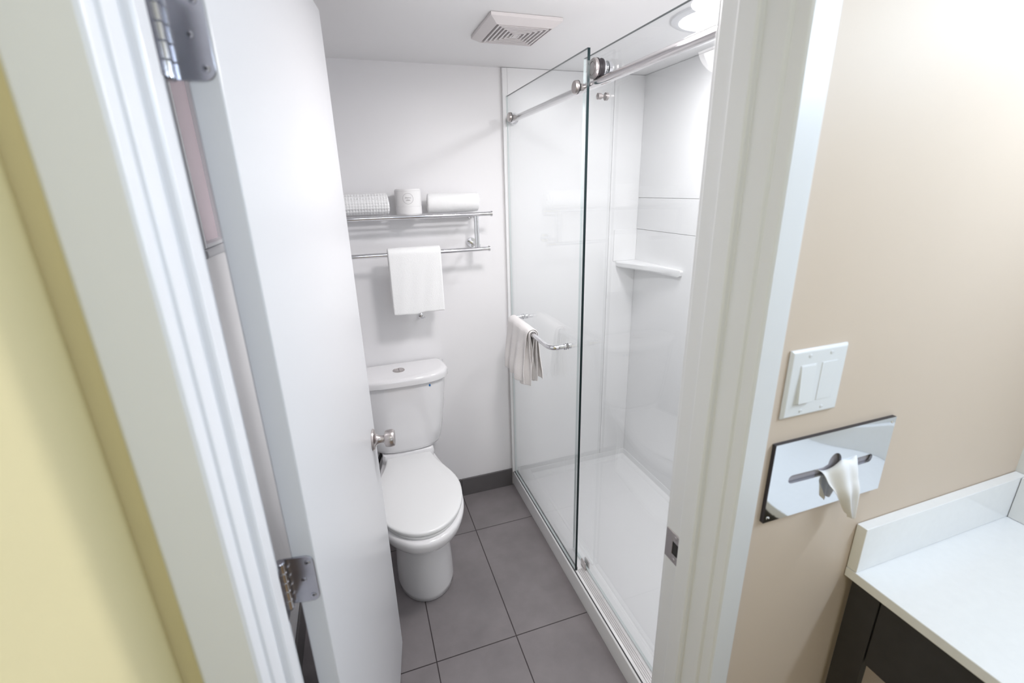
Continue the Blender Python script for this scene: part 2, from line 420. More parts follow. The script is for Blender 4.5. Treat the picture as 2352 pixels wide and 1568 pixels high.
# seat ring & lid
b = B()
S = [(.3945, .172, 1.430, 1.69, 2.002, .104), (.398, .174, 1.428, 1.69, 2.004, .106), (.406, .174, 1.428, 1.69, 2.004, .106), (.4085, .170, 1.433, 1.69, 2.000, .104)]
b.rings([egg(h, f, c, k, nk, z) for z, h, f, c, k, nk in S])
b.build('seat', M['seat'], toilet, angle=60)
b = B()
S = [(.4095, .174, 1.432, 1.69, 2.000, .100), (.412, .181, 1.426, 1.69, 2.003, .104), (.420, .1815, 1.4255, 1.69, 2.003, .104), (.4245, .179, 1.428, 1.69, 2.001, .102),
     (.4265, .172, 1.436, 1.69, 1.996, .096), (.4285, .12, 1.51, 1.69, 1.96, .06), (.429, .05, 1.6, 1.69, 1.80, .03)]
b.rings([egg(h, f, c, k, nk, z) for z, h, f, c, k, nk in S])
b.build('seat_lid', M['seat'], toilet, angle=60)
# shelf of the bowl joining the tank
b = B()
b.rings([[(TX + sx * hw, y, z) for sx, y in ((-1, 2.13), (-1, yf + .01), (-.9, yf), (.9, yf), (1, yf + .01), (1, 2.13))] for z, hw, yf in ((.30, .08, 2.02), (.385, .118, 1.985), (.425, .122, 1.975), (.446, .118, 1.98))])
b.build('tank_mount', M['ceramic'], toilet, bevel=.006, seg=3)
def tank_outline(hw, yf, yside, z, n=24, rc=.03):
    """flat back, bowed front"""
    pts = []
    yb = 2.150
    pts += [(TX + hw - .012, yb, z), (TX - hw + .012, yb, z), (TX - hw, yb - .012, z)]
    for i in range(n + 1):
        t = -1 + 2 * i / n
        y = yf + (yside - yf) * abs(t) ** 2.4
        x = TX + hw * math.copysign(1 - (1 - abs(t)) ** 1.35, t) if abs(t) > .0 else TX
        x = TX + hw * t
        y = yf + (yside - yf) * (1 - (1 - abs(t) ** 3.2) ** .62)
        pts.append((x, y, z))
    pts.append((TX + hw, yb - .012, z))
    return pts
b = B()
prof = [(.448, .150, 1.985, 2.06), (.452, .160, 1.975, 2.055), (.470, .169, 1.968, 2.05), (.55, .181, 1.963, 2.04), (.68, .197, 1.960, 2.035), (.789, .206, 1.958, 2.03)]
b.rings([tank_outline(hw, yf, ys, z) for z, hw, yf, ys in prof])
b.build('tank', M['ceramic'], toilet, angle=50)
b = B()
prof = [(.7895, .215, 1.950, 2.03), (.793, .220, 1.944, 2.028), (.815, .2215, 1.942, 2.027), (.824, .219, 1.945, 2.029), (.829, .212, 1.953, 2.035), (.831, .195, 1.975, 2.05)]
b.rings([tank_outline(hw, yf, ys, z) for z, hw, yf, ys in prof])
b.build('tank_lid', M['ceramic'], toilet, angle=50)
b = B(); b.lathe([(.027, 0), (.027, .003), (.024, .004), (.023, .002), (.0225, .002), (.021, .0035), (0, .0038)], (TX, 2.055, .8305), (0, 0, 1), 36)
fb = b.build('flush_button', M['nickel'], toilet, angle=25)
b = B(); b.box(TX - .0008, TX + .0008, 2.034, 2.076, .834, .8346); b.build('button_split', M['dark'], fb)
# round sticker with a blue drop
def tank_front(xx, zz):
    t = (xx - TX) / .204
    return 1.9583 + (2.031 - 1.9583) * (1 - (1 - abs(t) ** 3.2) ** .62)
b = B(); sxx, szz = .252, .772; sy = tank_front(sxx, szz) - .0012
b.lathe([(.010, 0), (.010, .0008)], (sxx, sy + .0008, szz), (-.12, -1, 0), 24, mi=0)
drop = [(sxx + .0042 * sin(a) * (1 if abs(a) < 9 else 1), sy - .0006, szz - .001 + (.0042 * -cos(a) if -cos(a) < .4 else .0042 * (-cos(a)) * 1.9)) for a in [2 * pi * i / 20 for i in range(20)]]
b.rings([[(p[0], p[1], p[2]) for p in drop], [(p[0], p[1] - .0004, p[2]) for p in drop]], mi=1)
b.build('sticker', [M['paper'], M['blue_ink']], toilet, smooth=False)
b = B(); b.tube([(TX - .115, 2.10, .455), (TX - .118, 2.095, .43), (TX - .125, 2.08, .40), (TX - .150, 2.07, .35), (TX - .20, 2.09, .27), (TX - .235, 2.13, .22), (TX - .235, 2.155, .20)], .008, 12)
b.build('supply_hose', M['black_rubber'], toilet)
b = B(); b.cyl((TX - .235, 2.163, .20), (TX - .235, 2.14, .20), .018); b.build('shutoff_valve', M['chrome'], toilet)

# ------------------------------------------------------------------ towel rack
RY, RZ, TZ = 2.02, 1.514, 1.364
rack = thing('towel_rack', 'chrome wall-mounted towel rack with lower towel bar above the toilet', 'towel rack', (.26, WY, RZ))
def bar(name, x0, x1, y, z, r, par):
    b = B(); b.lathe([(r * 1.0, 0), (r * 1.32, .0), (r * 1.32, .006), (r, .0062), (r, x1 - x0 - .0062), (r * 1.32, x1 - x0 - .006), (r * 1.32, x1 - x0)], (x0, y, z), (1, 0, 0), 24)
    return b.build(name, M['chrome'], par, angle=40)
bar('shelf_bar', -.125, .593, RY, RZ, .0092, rack)
for yy in (2.06, 2.10, 2.135): 
    b = B(); b.cyl((-.12, yy, RZ + .001), (.535, yy, RZ + .001), .005); b.build('shelf_bar', M['chrome'], rack)
bar('towel_bar', -.110, .577, RY, TZ, .0092, rack)
for px_ in (.520, -.055):
    b = B()
    b.cyl((px_ - .0045, RY + .001, TZ), (px_ - .0045, RY + .001, RZ), .0052, 14); b.cyl((px_ + .0065, RY + .001, TZ), (px_ + .0065, RY + .001, RZ), .0052, 14)
    b.build('post', M['chrome'], rack)
    for zz, rr in ((TZ + .016, .023), (RZ - .012, .014)):
        b = B(); b.lathe([(rr, 0), (rr, .006), (rr - .002, .009), (.008, .0095), (.008, WY - RY)], (px_ + .008, WY, zz), (0, -1, 0), 28)
        b.build('wall_flange', M['chrome'], rack, angle=35)

# hanging towel
def drape(name, m, path, v0, v1, axis, thick, nv=26, amp=.0015, parent=None, hemwave=.004, seed=1, fan=None):
    """sheet following path (list of (horizontal, z)) swept along axis ('X' or 'Y') between v0 and v1"""
    rnd = random.Random(seed); ph = [rnd.uniform(0, 6.28) for _ in range(6)]
    P = [Vector(p) for p in path]; dense = []
    for a, c in zip(P[:-1], P[1:]):
        k = max(1, int((c - a).length / .012))
        for i in range(k): dense.append(a + (c - a) * i / k)
    dense.append(P[-1]); n = len(dense)
    bm = bmesh.new(); G = []
    zt = max(p.y for p in dense)
    for i, p in enumerate(dense):
        row = []; drop = zt - p.y
        for j in range(nv + 1):
            t = j / nv; v = v0 + (v1 - v0) * t
            wv = amp * (sin(9 * t + ph[0] + drop * 8) + .6 * sin(23 * t + ph[1] + drop * 14)) * min(1, drop * 8)
            hz = p.x + wv; z = p.y
            if i == 0 or i == n - 1: z += hemwave * (sin(7 * t + ph[2]) + .5 * sin(17 * t + ph[3]))
            vv = v
            if fan: hz, vv, z = fan(i / (n - 1), t, drop, hz, v, z)
            row.append(bm.verts.new((vv, hz, z) if axis == 'X' else (hz, vv, z)))
        G.append(row)
    for i in range(n - 1):
        for j in range(nv): bm.faces.new((G[i][j], G[i][j + 1], G[i + 1][j + 1], G[i + 1][j]))
    return bm
def finish_sheet(bms, name, m, thick):
    me = bpy.data.meshes.new(name); bb = bmesh.new()
    for q in bms:
        t = bpy.data.meshes.new('t'); q.to_mesh(t); bb.from_mesh(t); q.free(); bpy.data.meshes.remove(t)
    bmesh.ops.recalc_face_normals(bb, faces=bb.faces); bb.to_mesh(me); bb.free(); me.materials.append(m); me.shade_smooth()
    o = bpy.data.objects.new(name, me); COL.objects.link(o); OFF[o] = Vector((0, 0, 0))
    s = o.modifiers.new('solid', 'SOLIDIFY'); s.thickness = thick; s.offset = 0; s.use_rim = True
    u = o.modifiers.new('sub', 'SUBSURF'); u.levels = 1; u.render_levels = 2
    return o
def over(cx, cz, r, zf, zb, spread=.0, n=9):
    pts = [(cx - r - spread, zf)] + [(cx - r - spread * .3, cz - .06)]
    for i in range(n + 1):
        a = pi - pi * i / n; pts.append((cx + r * cos(a), cz + r * sin(a)))
    pts += [(cx + r, cz - .06), (cx + r + spread * .4, zb)]
    return pts
bm1 = drape('t', None, over(RY, TZ, .0145 + .008, 1.106, 1.125), .130, .352, 'X', .016, amp=.0010, seed=3)
bm2 = drape('t', None, over(RY, TZ, .0125, 1.115, 1.135), .134, .348, 'X', .016, amp=.0008, seed=5, nv=16)
tw = finish_sheet([bm1, bm2], 'bath_towel', M['terry'], .011)
tag(tw, 'white terry towel folded over the lower bar of the chrome rack', 'towel')

# rolled towels
def spiral_roll(x0, x1, cy, cz, r_out, turns, th, squash=1.0, a_end=0, nx=24, seed=1, taper=.0):
    rnd = random.Random(seed); ph = rnd.uniform(0, 6)
    bm = bmesh.new(); rows = []; n = int(turns * 26)
    for i in range(n + 1):
        t = i / n; ang = a_end + t * turns * 2 * pi; r = .006 + (r_out - th / 2 - .006) * t
        row = []
        for j in range(nx + 1):
            u = j / nx; x = x0 + (x1 - x0) * u
            rr = r * (1 + .012 * sin(6 * u + ph + t * 3) - taper * (2 * u - 1) ** 6)
            xe = x + (.004 * sin(ang * 1.3 + ph) + .003 * (1 - t)) * (1 if u in (0, 1) else 0)
            row.append(bm.verts.new((xe, cy + rr * cos(ang) , cz + rr * squash * sin(ang))))
        rows.append(row)
    for i in range(n):
        for j in range(nx): bm.faces.new((rows[i][j], rows[i][j + 1], rows[i + 1][j + 1], rows[i + 1][j]))
    return bm
shelf_top = RZ + .0065
o = finish_sheet([spiral_roll(-.055, .158, 2.083, shelf_top + .050, .053, 3.2, .0125, .93, a_end=-1.4, seed=2)], 'rolled_towel', M['waffle'], .0115)
tag(o, 'white waffle-weave rolled towel at the left end of the rack shelf', 'towel', 'rolled towels on the rack shelf')
o = finish_sheet([spiral_roll(.322, .548, 2.085, shelf_top + .0475, .054, 2.15, .018, .88, a_end=-1.3, seed=6, taper=.06)], 'rolled_towel', M['terry'], .0172)
tag(o, 'smooth white terry towel rolled up right of the toilet paper roll', 'towel', 'rolled towels on the rack shelf')

# toilet paper roll, standing, wrapped with a printed band
tp = thing('toilet_paper_roll', 'wrapped white toilet paper roll standing between two rolled towels', 'toilet paper', (.243, 2.075, shelf_top))
cx, cy, z0 = .243, 2.075, shelf_top
b = B(); h = .104
b.lathe([(.020, 0), (.050, 0), (.053, .003), (.054, .01), (.054, h - .01), (.053, h - .003), (.050, h), (.021, h), (.021, h - .02), (.0, h - .02)], (cx, cy, z0), (0, 0, 1), 48)
b.build('paper_sheets', M['paper'], tp, angle=40)
for zz in (.034, .096):
    b = B(); b.lathe([(.0541, 0), (.0546, .0004), (.0546, .0014), (.0541, .0018)], (cx, cy, z0 + zz), (0, 0, 1), 48)
    b.build('wrapper_crease', M['paper_band'], tp)
b = B()
av = math.atan2(-cy, -cx)            # printed emblem turned to the doorway
def onroll(u, v, r=.0546): 
    a = -pi / 2 - .12 + u / .054; return (cx + r * cos(a), cy + r * sin(a), z0 + .066 + v)
def stroke(pts, wd=.0011):
    for (u0, v0), (u1, v1) in zip(pts[:-1], pts[1:]):
        d = Vector((u1 - u0, v1 - v0)); L = d.length
        if L < 1e-6: continue
        nrm = Vector((-d.y, d.x)) / L * wd / 2; d = d / L * wd * .3
        q = [(u0 - d.x + nrm.x, v0 - d.y + nrm.y), (u1 + d.x + nrm.x, v1 + d.y + nrm.y), (u1 + d.x - nrm.x, v1 + d.y - nrm.y), (u0 - d.x - nrm.x, v0 - d.y - nrm.y)]
        b.rings([[onroll(*p, .0542) for p in q], [onroll(*p, .0547) for p in q]])
stroke([(.021 * cos(2 * pi * i / 36), .021 * sin(2 * pi * i / 36)) for i in range(37)], .0014)
rr = random.Random(5)
for v, hw in ((.003, .012), (-.006, .008)):
    stroke([(-hw + 2 * hw * i / 14, v + (.0022 if i % 2 else -.0018) + rr.uniform(-.0008, .0008)) for i in range(15)], .0012)
b.build('round_emblem', M['ink_grey'], tp, smooth=False)

# small chrome hook below the towel
hk = thing('wall_hook', 'small chrome robe hook on the wall just below the hanging towel', 'hook', (.262, WY, 1.05))
b = B(); b.lathe([(.013, 0), (.013, .004), (.011, .006), (.006, .007), (.006, .020)], (.262, WY, 1.052), (0, -1, 0), 24); b.build('flange', M['chrome'], hk, angle=35)
b = B(); b.tube([(.262, 2.146, 1.052), (.264, 2.136, 1.047), (.270, 2.128, 1.046), (.277, 2.124, 1.052)], .004, 12); b.build('peg', M['chrome'], hk)

# ------------------------------------------------------------------ ceiling vent
vx0, vx1, vy0, vy1 = .466, .698, 1.522, 1.765; zc = CZ
vt = thing('ceiling_vent', 'square off-white slatted exhaust fan grille on the bathroom ceiling', 'vent', ((vx0 + vx1) / 2, (vy0 + vy1) / 2, zc))
b = B()
def sq_ring(b, x0, x1, y0, y1, wd, za, zb, slope=0.0, mi=0):
    O = [(x0, y0), (x1, y0), (x1, y1), (x0, y1)]; I = [(x0 + wd, y0 + wd), (x1 - wd, y0 + wd), (x1 - wd, y1 - wd), (x0 + wd, y1 - wd)]
    vs = [[b.bm.verts.new((p[0], p[1], z)) for p in L] for L, z in ((O, zb), (O, za + slope), (I, za), (I, zb))]
    for k in range(4):
        A, C = vs[k], vs[(k + 1) % 4]
        for i in range(4):
            j = (i + 1) % 4; f = b.bm.faces.new((A[i], A[j], C[j], C[i])); f.material_index = mi
sq_ring(b, vx0, vx1, vy0, vy1, .026, zc - .026, zc - .0005, .016)
b.build('vent_frame', M['vent'], vt, bevel=.001)
b = B(); mx_, my_ = (vx0 + vx1) / 2, (vy0 + vy1) / 2; HXv, HYv = (vx1 - vx0) / 2 - .026, (vy1 - vy0) / 2 - .026
for k in range(6):
    o_ = k * .0135 + .0075
    sq_ring(b, mx_ - HXv + o_, mx_ + HXv - o_, my_ - HYv + o_, my_ + HYv - o_, .0054, zc - .0265, zc - .018)
for sx_, sy_ in ((1, 1), (1, -1), (-1, 1), (-1, -1)):
    pass
b.box(mx_ - .008, mx_ + .008, my_ - .012, my_ + .012, zc - .027, zc - .018)
for a, c in (((mx_ - HXv, my_ - HYv), (mx_ + HXv, my_ + HYv)), ((mx_ - HXv, my_ + HYv), (mx_ + HXv, my_ - HYv))):
    b.tube([(*a, zc - .0215), (*c, zc - .0215)], .002, 6)
b.build('vent_grille', M['vent'], vt, smooth=False)
b = B(); b.box(mx_ - HXv, mx_ + HXv, my_ - HYv, my_ + HYv, zc - .004, zc - .0005); b.build('vent_shade_plate', M['dark'], vt, smooth=False)  # solid dark plate under the ceiling, painted as the shaded duct

# bathroom ceiling light
cl = thing('ceiling_light', 'round white flush ceiling lamp inside the bathroom', 'lamp', (.56, 1.09, CZ))
b = B(); b.lathe([(.115, 0), (.115, .012), (.108, .016)], (.56, 1.09, CZ), (0, 0, -1), 40); b.build('lamp_base', M['trim'], cl, angle=30)
b = B(); b.lathe([(.105, .014), (.103, .030), (.092, .044), (.07, .054), (.04, .059), (0, .060)], (.56, 1.09, CZ), (0, 0, -1), 40); b.build('lamp_shade', M['lamp_glass'], cl, angle=60)

sd = thing('shower_downlight', 'round recessed lamp glowing in the ceiling over the shower', 'lamp', (1.17, 1.385, CZ))
b = B(); b.lathe([(.145, 0), (.145, .006), (.138, .010), (.122, .010), (.120, .004), (.120, 0)], (1.17, 1.385, CZ), (0, 0, -1), 40); b.build('lamp_trim', M['trim'], sd, angle=30)
b = B(); b.lathe([(0, .002), (.119, .002), (.119, .006), (0, .006)], (1.17, 1.385, CZ), (0, 0, -1), 40); b.build('lamp_lens', M['lamp_glass'], sd, angle=30)

# ------------------------------------------------------------------ shower
# surround panels
sur = thing('shower_surround', 'glossy white shower wall panels with moulded corner shelf', 'shower wall', (SX, WY, .05))
PT = .012
b = B()
b.box(.722, 1.2545, WY - PT, WY - .0005, .045, CZ - .001); b.box(1.2560, SX - .0005, WY - PT, WY - .0005, .045, CZ - .001)
b.build('back_panel', M['acrylic'], sur, bevel=.001)
b = B()
for z0_, z1_ in ((.045, 1.3985), (1.400, 1.5545), (1.556, CZ - .001)):
    b.box(SX - PT, SX - .0005, FY1 + .001, WY - PT - .001, z0_, z1_)
b.build('side_panel', M['acrylic'], sur, bevel=.001)
b = B(); b.box(.698, .7215, WY - .014, WY - .0005, .086, CZ - .001); b.build('edge_strip', M['acrylic'], sur, bevel=.003, seg=3)
# moulded corner shelf
b = B(); X2, Y2 = SX - PT, WY - PT
def shelf_poly(inset, n=10):
    P = [(X2, Y2), (X2 - .118 + inset, Y2)]
    a = Vector((X2 - .118 + inset, Y2 - .02)); c = Vector((X2 - .015, Y2 - .395 + inset))
    mid = (a + c) / 2 + Vector((.028, .020))
    for i in range(n + 1):
        t = i / n; P.append(tuple(a * (1 - t) ** 2 + mid * 2 * t * (1 - t) + c * t ** 2))
    P.append((X2, Y2 - .395 + inset)); return P
b.rings([[(*p, z) for p in shelf_poly(i)] for z, i in ((1.205, .02), (1.213, .004), (1.232, 0), (1.238, .004))])
b.build('corner_shelf', M['acrylic'], sur, angle=30)
b = B(); b.box(X2 - .135, X2, Y2 - .004, Y2, 1.238, 1.40)
b.build('shelf_backing', M['acrylic'], sur, bevel=.0035, seg=3)

# shower tray with curb
b = B()
yA, yB = FY1 + .002, WY - .001
def rect(x0, x1, y0, y1, z, r=.0, n=1):
    return [(x0, y0, z), (x1, y0, z), (x1, y1, z), (x0, y1, z)]
xo, xi = CURB, .800
b.rings([rect(xo, SX - .001, yA, yB, 0), rect(xo, SX - .001, yA, yB, .080), rect(xo + .004, SX - .002, yA, yB, .084),
         rect(xi - .005, SX - .014, yA + .012, yB - .014, .084), rect(xi + .004, SX - .016, yA + .016, yB - .016, .076),
         rect(xi + .008, SX - .020, yA + .02, yB - .020, .056), rect(xi + .03, SX - .040, yA + .04, yB - .040, .050),
         rect(xi + .035, SX - .046, yA + .045, yB - .046, .044), rect(1.1, 1.15, 1.38, 1.42, .036)])
tray = b.build('shower_tray', M['acrylic'], angle=50, bevel=.0015)
tag(tray, 'white acrylic shower tray with a raised curb beside the grey tiles', 'shower tray')
# glass enclosure
enc = thing('shower_enclosure', 'clear frameless glass shower enclosure with chrome top rail and rollers', 'shower door', (CURB, 1.4, .084))
GX, GT = .7135, .009
PX2, PT2 = .7600, .009
def glass(name, x0, x1, y0, y1, z0, z1):
    b = B(); b.box(x0, x1, y0, y1, z0, z1)
    for f in b.bm.faces:
        f.normal_update(); f.material_index = 0 if abs(f.normal.x) > .5 else (1 if (f.normal.z > .5 or f.normal.y < -.5) else 2)
    return b.build(name, [M['glass'], M['glass_edge'], M['glass_edge_pale']], enc, smooth=False)
ZT = 2.000
glass('fixed_glass_panel', GX, GX + GT, 1.385, 2.148, .090, ZT)
glass('sliding_glass_door', PX2, PX2 + PT2, FY1 + .03, 1.50, .094, ZT)
# rail
RX, RZ2, RR = .7425, 1.908, .0125
b = B(); b.lathe([(RR, 0), (RR, WY - .012 - FY1 - .001)], (RX, WY - .012, RZ2), (0, -1, 0), 28); b.build('top_rail', M['chrome_rail'], enc, angle=40)
b = B(); b.lathe([(.024, 0), (.024, .014), (.021, .018), (.013, .018)], (RX, WY - .0125, RZ2), (0, -1, 0), 28); b.build('rail_socket', M['chrome'], enc, angle=35)
for yy in (1.445, 2.085):
    b = B()
    b.lathe([(.0185, .0), (.0195, .0), (.0195, .002)], (GX - .0002, yy, RZ2), (-1, 0, 0), 28, mi=1)
    b.lathe([(.019, .002), (.019, .010), (.017, .013), (0, .0132)], (GX, yy, RZ2), (-1, 0, 0), 28, mi=0)
    b.lathe([(.0105, 0), (.0105, RX - GX - GT - .010)], (GX + GT, yy, RZ2), (1, 0, 0), 20, mi=0)
    b.build('rail_bolt', [M['nickel'], M['black_rubber']], enc, angle=35)
# rollers riding the rail
for yy in (1.372, .80):
    rz = RZ2 + .0125 + .0235
    b = B(); b.lathe([(.0235, 0), (.028, .001), (.028, .007), (.026, .0095), (.0185, .0098), (.0182, .0078), (.0168, .0078), (.0165, .0095), (0, .0095)], (RX - .010, yy, rz), (-1, 0, 0), 36)
    r_ = b.build('roller', M['nickel'], enc, angle=30)
    b = B(); b.lathe([(.012, -.010), (.0285, -.0095), (.0285, -.006), (.0235, -.003), (.0235, .003), (.0275, .006), (.0275, .009), (.012, .010)], (RX, yy, rz), (1, 0, 0), 36)
    b.build('wheel', M['black_rubber'], r_, angle=30)
    b = B(); b.lathe([(.016, 0), (.022, .0), (.022, PX2 - RX - .0125)], (RX + .0115, yy, rz), (1, 0, 0), 32); b.build('spacer', M['chrome'], r_, angle=30)
    b = B(); b.lathe([(.022, 0), (.022, .002), (.0215, .002), (.0215, .010), (.0195, .012), (0, .0122)], (PX2 + PT2 + .0003, yy, rz), (1, 0, 0), 32); b.build('cap', M['chrome'], r_, angle=30)
# anti-lift buttons below the rail
for yy in (1.372, .80):
    b = B()
    b.lathe([(.006, 0), (.009, .001), (.009, .012), (.006, .013), (.006, PX2 - RX)], (RX, yy, 1.872), (1, 0, 0), 20)
    b.lathe([(.011, 0), (.011, .007), (.009, .009), (0, .009)], (PX2 + PT2, yy, 1.872), (1, 0, 0), 20)
    b.build('rail_stop', M['nickel'], enc, angle=35)
# bottom tracks
b = B(); b.box(.7108, .7134, FY1 + .01, 2.149, .0845, .0905, mi=0); b.box(GX + GT, GX + GT + .003, 1.386, 2.149, .0845, .0905); b.box(.7134, GX + GT, 1.386, 2.149, .0845, .0895)
b.build('dark_seal', M['seal'], enc, smooth=False)
b = B()
b.box(GX + GT + .0035, GX + GT + .0065, 1.39, 2.149, .0845, .096)
for k in range(4): b.box(.7275 + k * .0070, .7325 + k * .0070, FY1 + .01, 1.385, .0843, .0885)
b.box(.7270, .7560, FY1 + .01, 1.385, .0842, .0862)
b.build('bottom_track', M['alum'], enc, smooth=False)
b = B(); b.box(PX2 - .007, PX2 - .001, 1.372, 1.410, .0842, .118, mi=0); b.box(PX2 + PT2 + .001, PX2 + PT2 + .007, 1.372, 1.410, .0842, .118, mi=0)
b.box(PX2 - .007, PX2 + PT2 + .007, 1.372, 1.410, .0842, .091, mi=0)
b.build('door_guide', M['nickel'], enc, bevel=.002, seg=3)
b = B(); b.box(GX - .002, GX + GT + .002, 2.1485, WY - .0142, .09, ZT); b.build('wall_channel', M['alum'], enc, bevel=.001)
# towel-bar handle
HZ, HX0 = 1.045, GX
b = B(); pts = []
y0_, y1_, out_, rc = 1.505, 1.972, .062, .032
pts.append((HX0 - .006, y0_, HZ))
pts.append((HX0 - .018, y0_, HZ))
for i in range(9):
    a = pi / 2 * i / 8; pts.append((HX0 - out_ + rc - rc * sin(a) , y0_ + rc - rc * cos(a), HZ))
for i in range(9):
    a = pi / 2 * i / 8; pts.append((HX0 - out_ + rc - rc * cos(a), y1_ - rc + rc * sin(a), HZ))
pts.append((HX0 - .018, y1_, HZ)); pts.append((HX0 - .006, y1_, HZ))
b.tube(pts, .0095, 20)
hd = b.build('towel_bar_handle', M['chrome'], enc, angle=60)
for yy in (y0_, y1_):
    b = B(); b.lathe([(.0125, 0), (.0125, .0012)], (HX0 - .0001, yy, HZ), (-1, 0, 0), 24, mi=1)
    b.lathe([(.0122, .0013), (.0122, .007), (.0105, .009), (.0095, .009)], (HX0, yy, HZ), (-1, 0, 0), 24, mi=0)
    b.lathe([(.0122, 0.0002), (.0122, .010), (.010, .0115), (0, .0115)], (HX0 + GT, yy, HZ), (1, 0, 0), 24, mi=0)
    b.build('collar', [M['chrome'], M['black_rubber']], hd, angle=35)

# towel on the handle
bx_ = HX0 - out_
def mkfan(k, ph, lean, zoff):
    def fan(s, t, drop, hz, v, z):
        side = -1 if s < .5 else 1
        g = min(1, drop / .18)
        v2 = v + (.5 - t) * g * .030 * (1 if side < 0 else .6) + .006 * sin(k + drop * 20) * g
        hz2 = hz + side * g * lean * (1 - .2 * t) + .009 * g * sin(10 * t * 2 + ph + side) - side * .018 * g * max(0, 1 - t * 5)
        z2 = z + (zoff * (1 - t) if drop > .1 else 0)
        return hz2, v2, z2
    return fan
sheets = []
for k, (r, zf, zb, lean, ph, a, c) in enumerate(((.0220, .838, .850, .030, 0.0, 1.690, 1.938), (.0160, .823, .845, .014, 1.3, 1.684, 1.93), (.0115, .832, .856, .002, 2.6, 1.690, 1.925))):
    sheets.append(drape('t', None, over(bx_, HZ, r, zf, zb), a, c, 'Y', .004, nv=30, amp=.002, seed=20 + k, hemwave=.003, fan=mkfan(k, ph, lean, -.012 + .004 * k)))
ht = finish_sheet(sheets, 'hand_towel', M['handtowel'], .0042)
tag(ht, 'off-white gathered hand towel hung over the glass door handle', 'towel')

# ------------------------------------------------------------------ hall wall: switch plate
sw = thing('light_switch', 'white two-gang switch plate beside the door frame above the tissue dispenser', 'light switch', (.692, FY0, 1.306))
sx0, sx1, sz0, sz1 = .630, .752, 1.246, 1.366
b = B()
def platebox(b, x0, x1, z0, z1, y, th, bev, mi=0):
    b.rings([[(x0, y, z0), (x1, y, z0), (x1, y, z1), (x0, y, z1)], [(x0, y - th * .45, z0), (x1, y - th * .45, z0), (x1, y - th * .45, z1), (x0, y - th * .45, z1)],
             [(x0 + bev, y - th, z0 + bev), (x1 - bev, y - th, z0 + bev), (x1 - bev, y - th, z1 - bev), (x0 + bev, y - th, z1 - bev)]], mi=mi)
platebox(b, sx0, sx1, sz0, sz1, FY0 - .0003, .0065, .004)
b.build('wall_plate', M['plastic'], sw, bevel=.0012, seg=3)
fy = FY0 - .0068
for i, xc in enumerate((.668, .714)):
    hw = .0168
    b = B()
    b.box(xc - hw, xc + hw, fy - .0008, fy + .0005, 1.306 - .0335, 1.306 + .0335)
    b.build('insert', M['plastic'], sw, bevel=.0003)
    for zz in (1.306 - .0485, 1.306 + .0485):
        b = B(); b.lathe([(.0033, 0), (.0033, .0007), (.0025, .0011), (0, .0011)], (xc, fy + .0002, zz), (0, -1, 0), 18, mi=0)
        b.box(xc - .0024, xc + .0024, fy - .0013, fy - .0008, zz - .0004, zz + .0004, mi=1)
        b.build('screw', [M['plastic'], M['ink_grey']], sw)
b = B(); xc = .668; hw = .0155; zt, zb_, zm = 1.306 + .032, 1.306 - .032, 1.306
q = [(fy + .0002, zb_), (fy - .0062, zb_), (fy - .0036, zm), (fy - .0012, zt), (fy + .0002, zt)]
b.prism(q, 0, xc - hw, xc + hw)
b.build('rocker', M['plastic'], sw, bevel=.0006, seg=3)

# ------------------------------------------------------------------ recessed tissue dispenser
td = thing('tissue_dispenser', 'polished chrome tissue dispenser plate set in the beige wall', 'tissue dispenser', (.78, FY0, 1.12))
x0, x1, z0, z1 = .628, .916, 1.043, 1.200
yf = FY0 - .008
xc, zc_ = (x0 + x1) / 2 - .002, (z0 + z1) / 2 + .003
def slot_outline():
    P = []; hl, hh_ = .094, .0085
    for i in range(9): a = -pi / 2 + pi * i / 8; P.append((xc + hl + hh_ * cos(a), zc_ + hh_ * sin(a)))
    P.append((xc + .030, zc_ + hh_))
    for i in range(11): a = pi * i / 10; P.append((xc + .016 * cos(a) + .002, zc_ + hh_ + .004 + .019 * sin(a)))
    P.append((xc - .026, zc_ + hh_))
    for i in range(9): a = pi / 2 + pi * i / 8; P.append((xc - hl + hh_ * cos(a), zc_ + hh_ * sin(a)))
    P.append((xc - .012, zc_ - hh_)); P.append((xc + .012, zc_ - hh_))
    return P
bm = bmesh.new()
def bow(x, z): 
    u = (x - xc) / (x1 - x0) * 2; v = (z - (z0 + z1) / 2) / (z1 - z0) * 2
    return -.0035 * (1 - u * u) * (1 - v * v)
inner = slot_outline(); NR = 12
import math as _m
no = len(inner)
def outer_pt(p):
    # project from the slot centre to the rectangle border
    d = Vector((p[0] - xc, p[1] - zc_)); 
    if d.length < 1e-6: d = Vector((0, 1))
    tx = ((x1 if d.x > 0 else x0) - xc) / d.x if abs(d.x) > 1e-9 else 1e9
    tz = ((z1 if d.y > 0 else z0) - zc_) / d.y if abs(d.y) > 1e-9 else 1e9
    t = min(tx, tz); return (xc + d.x * t, zc_ + d.y * t)
# resample the outline by angle so that the plate corners are hit
angs = sorted(set([_m.atan2(z - zc_, x - xc) for x in (x0, x1) for z in (z0, z1)] + [2 * pi * i / 120 - pi for i in range(120)]))
def slot_r(a):
    d = Vector((cos(a), sin(a))); best = 1e-3
    n = len(inner)
    for i in range(n):
        p = Vector((inner[i][0] - xc, inner[i][1] - zc_)); q = Vector((inner[(i + 1) % n][0] - xc, inner[(i + 1) % n][1] - zc_))
        e = q - p; den = d.x * e.y - d.y * e.x
        if abs(den) < 1e-12: continue
        t = (p.x * e.y - p.y * e.x) / den; s = (p.x * d.y - p.y * d.x) / den
        if t > 0 and -1e-6 <= s <= 1 + 1e-6: best = max(best, t)
    return best
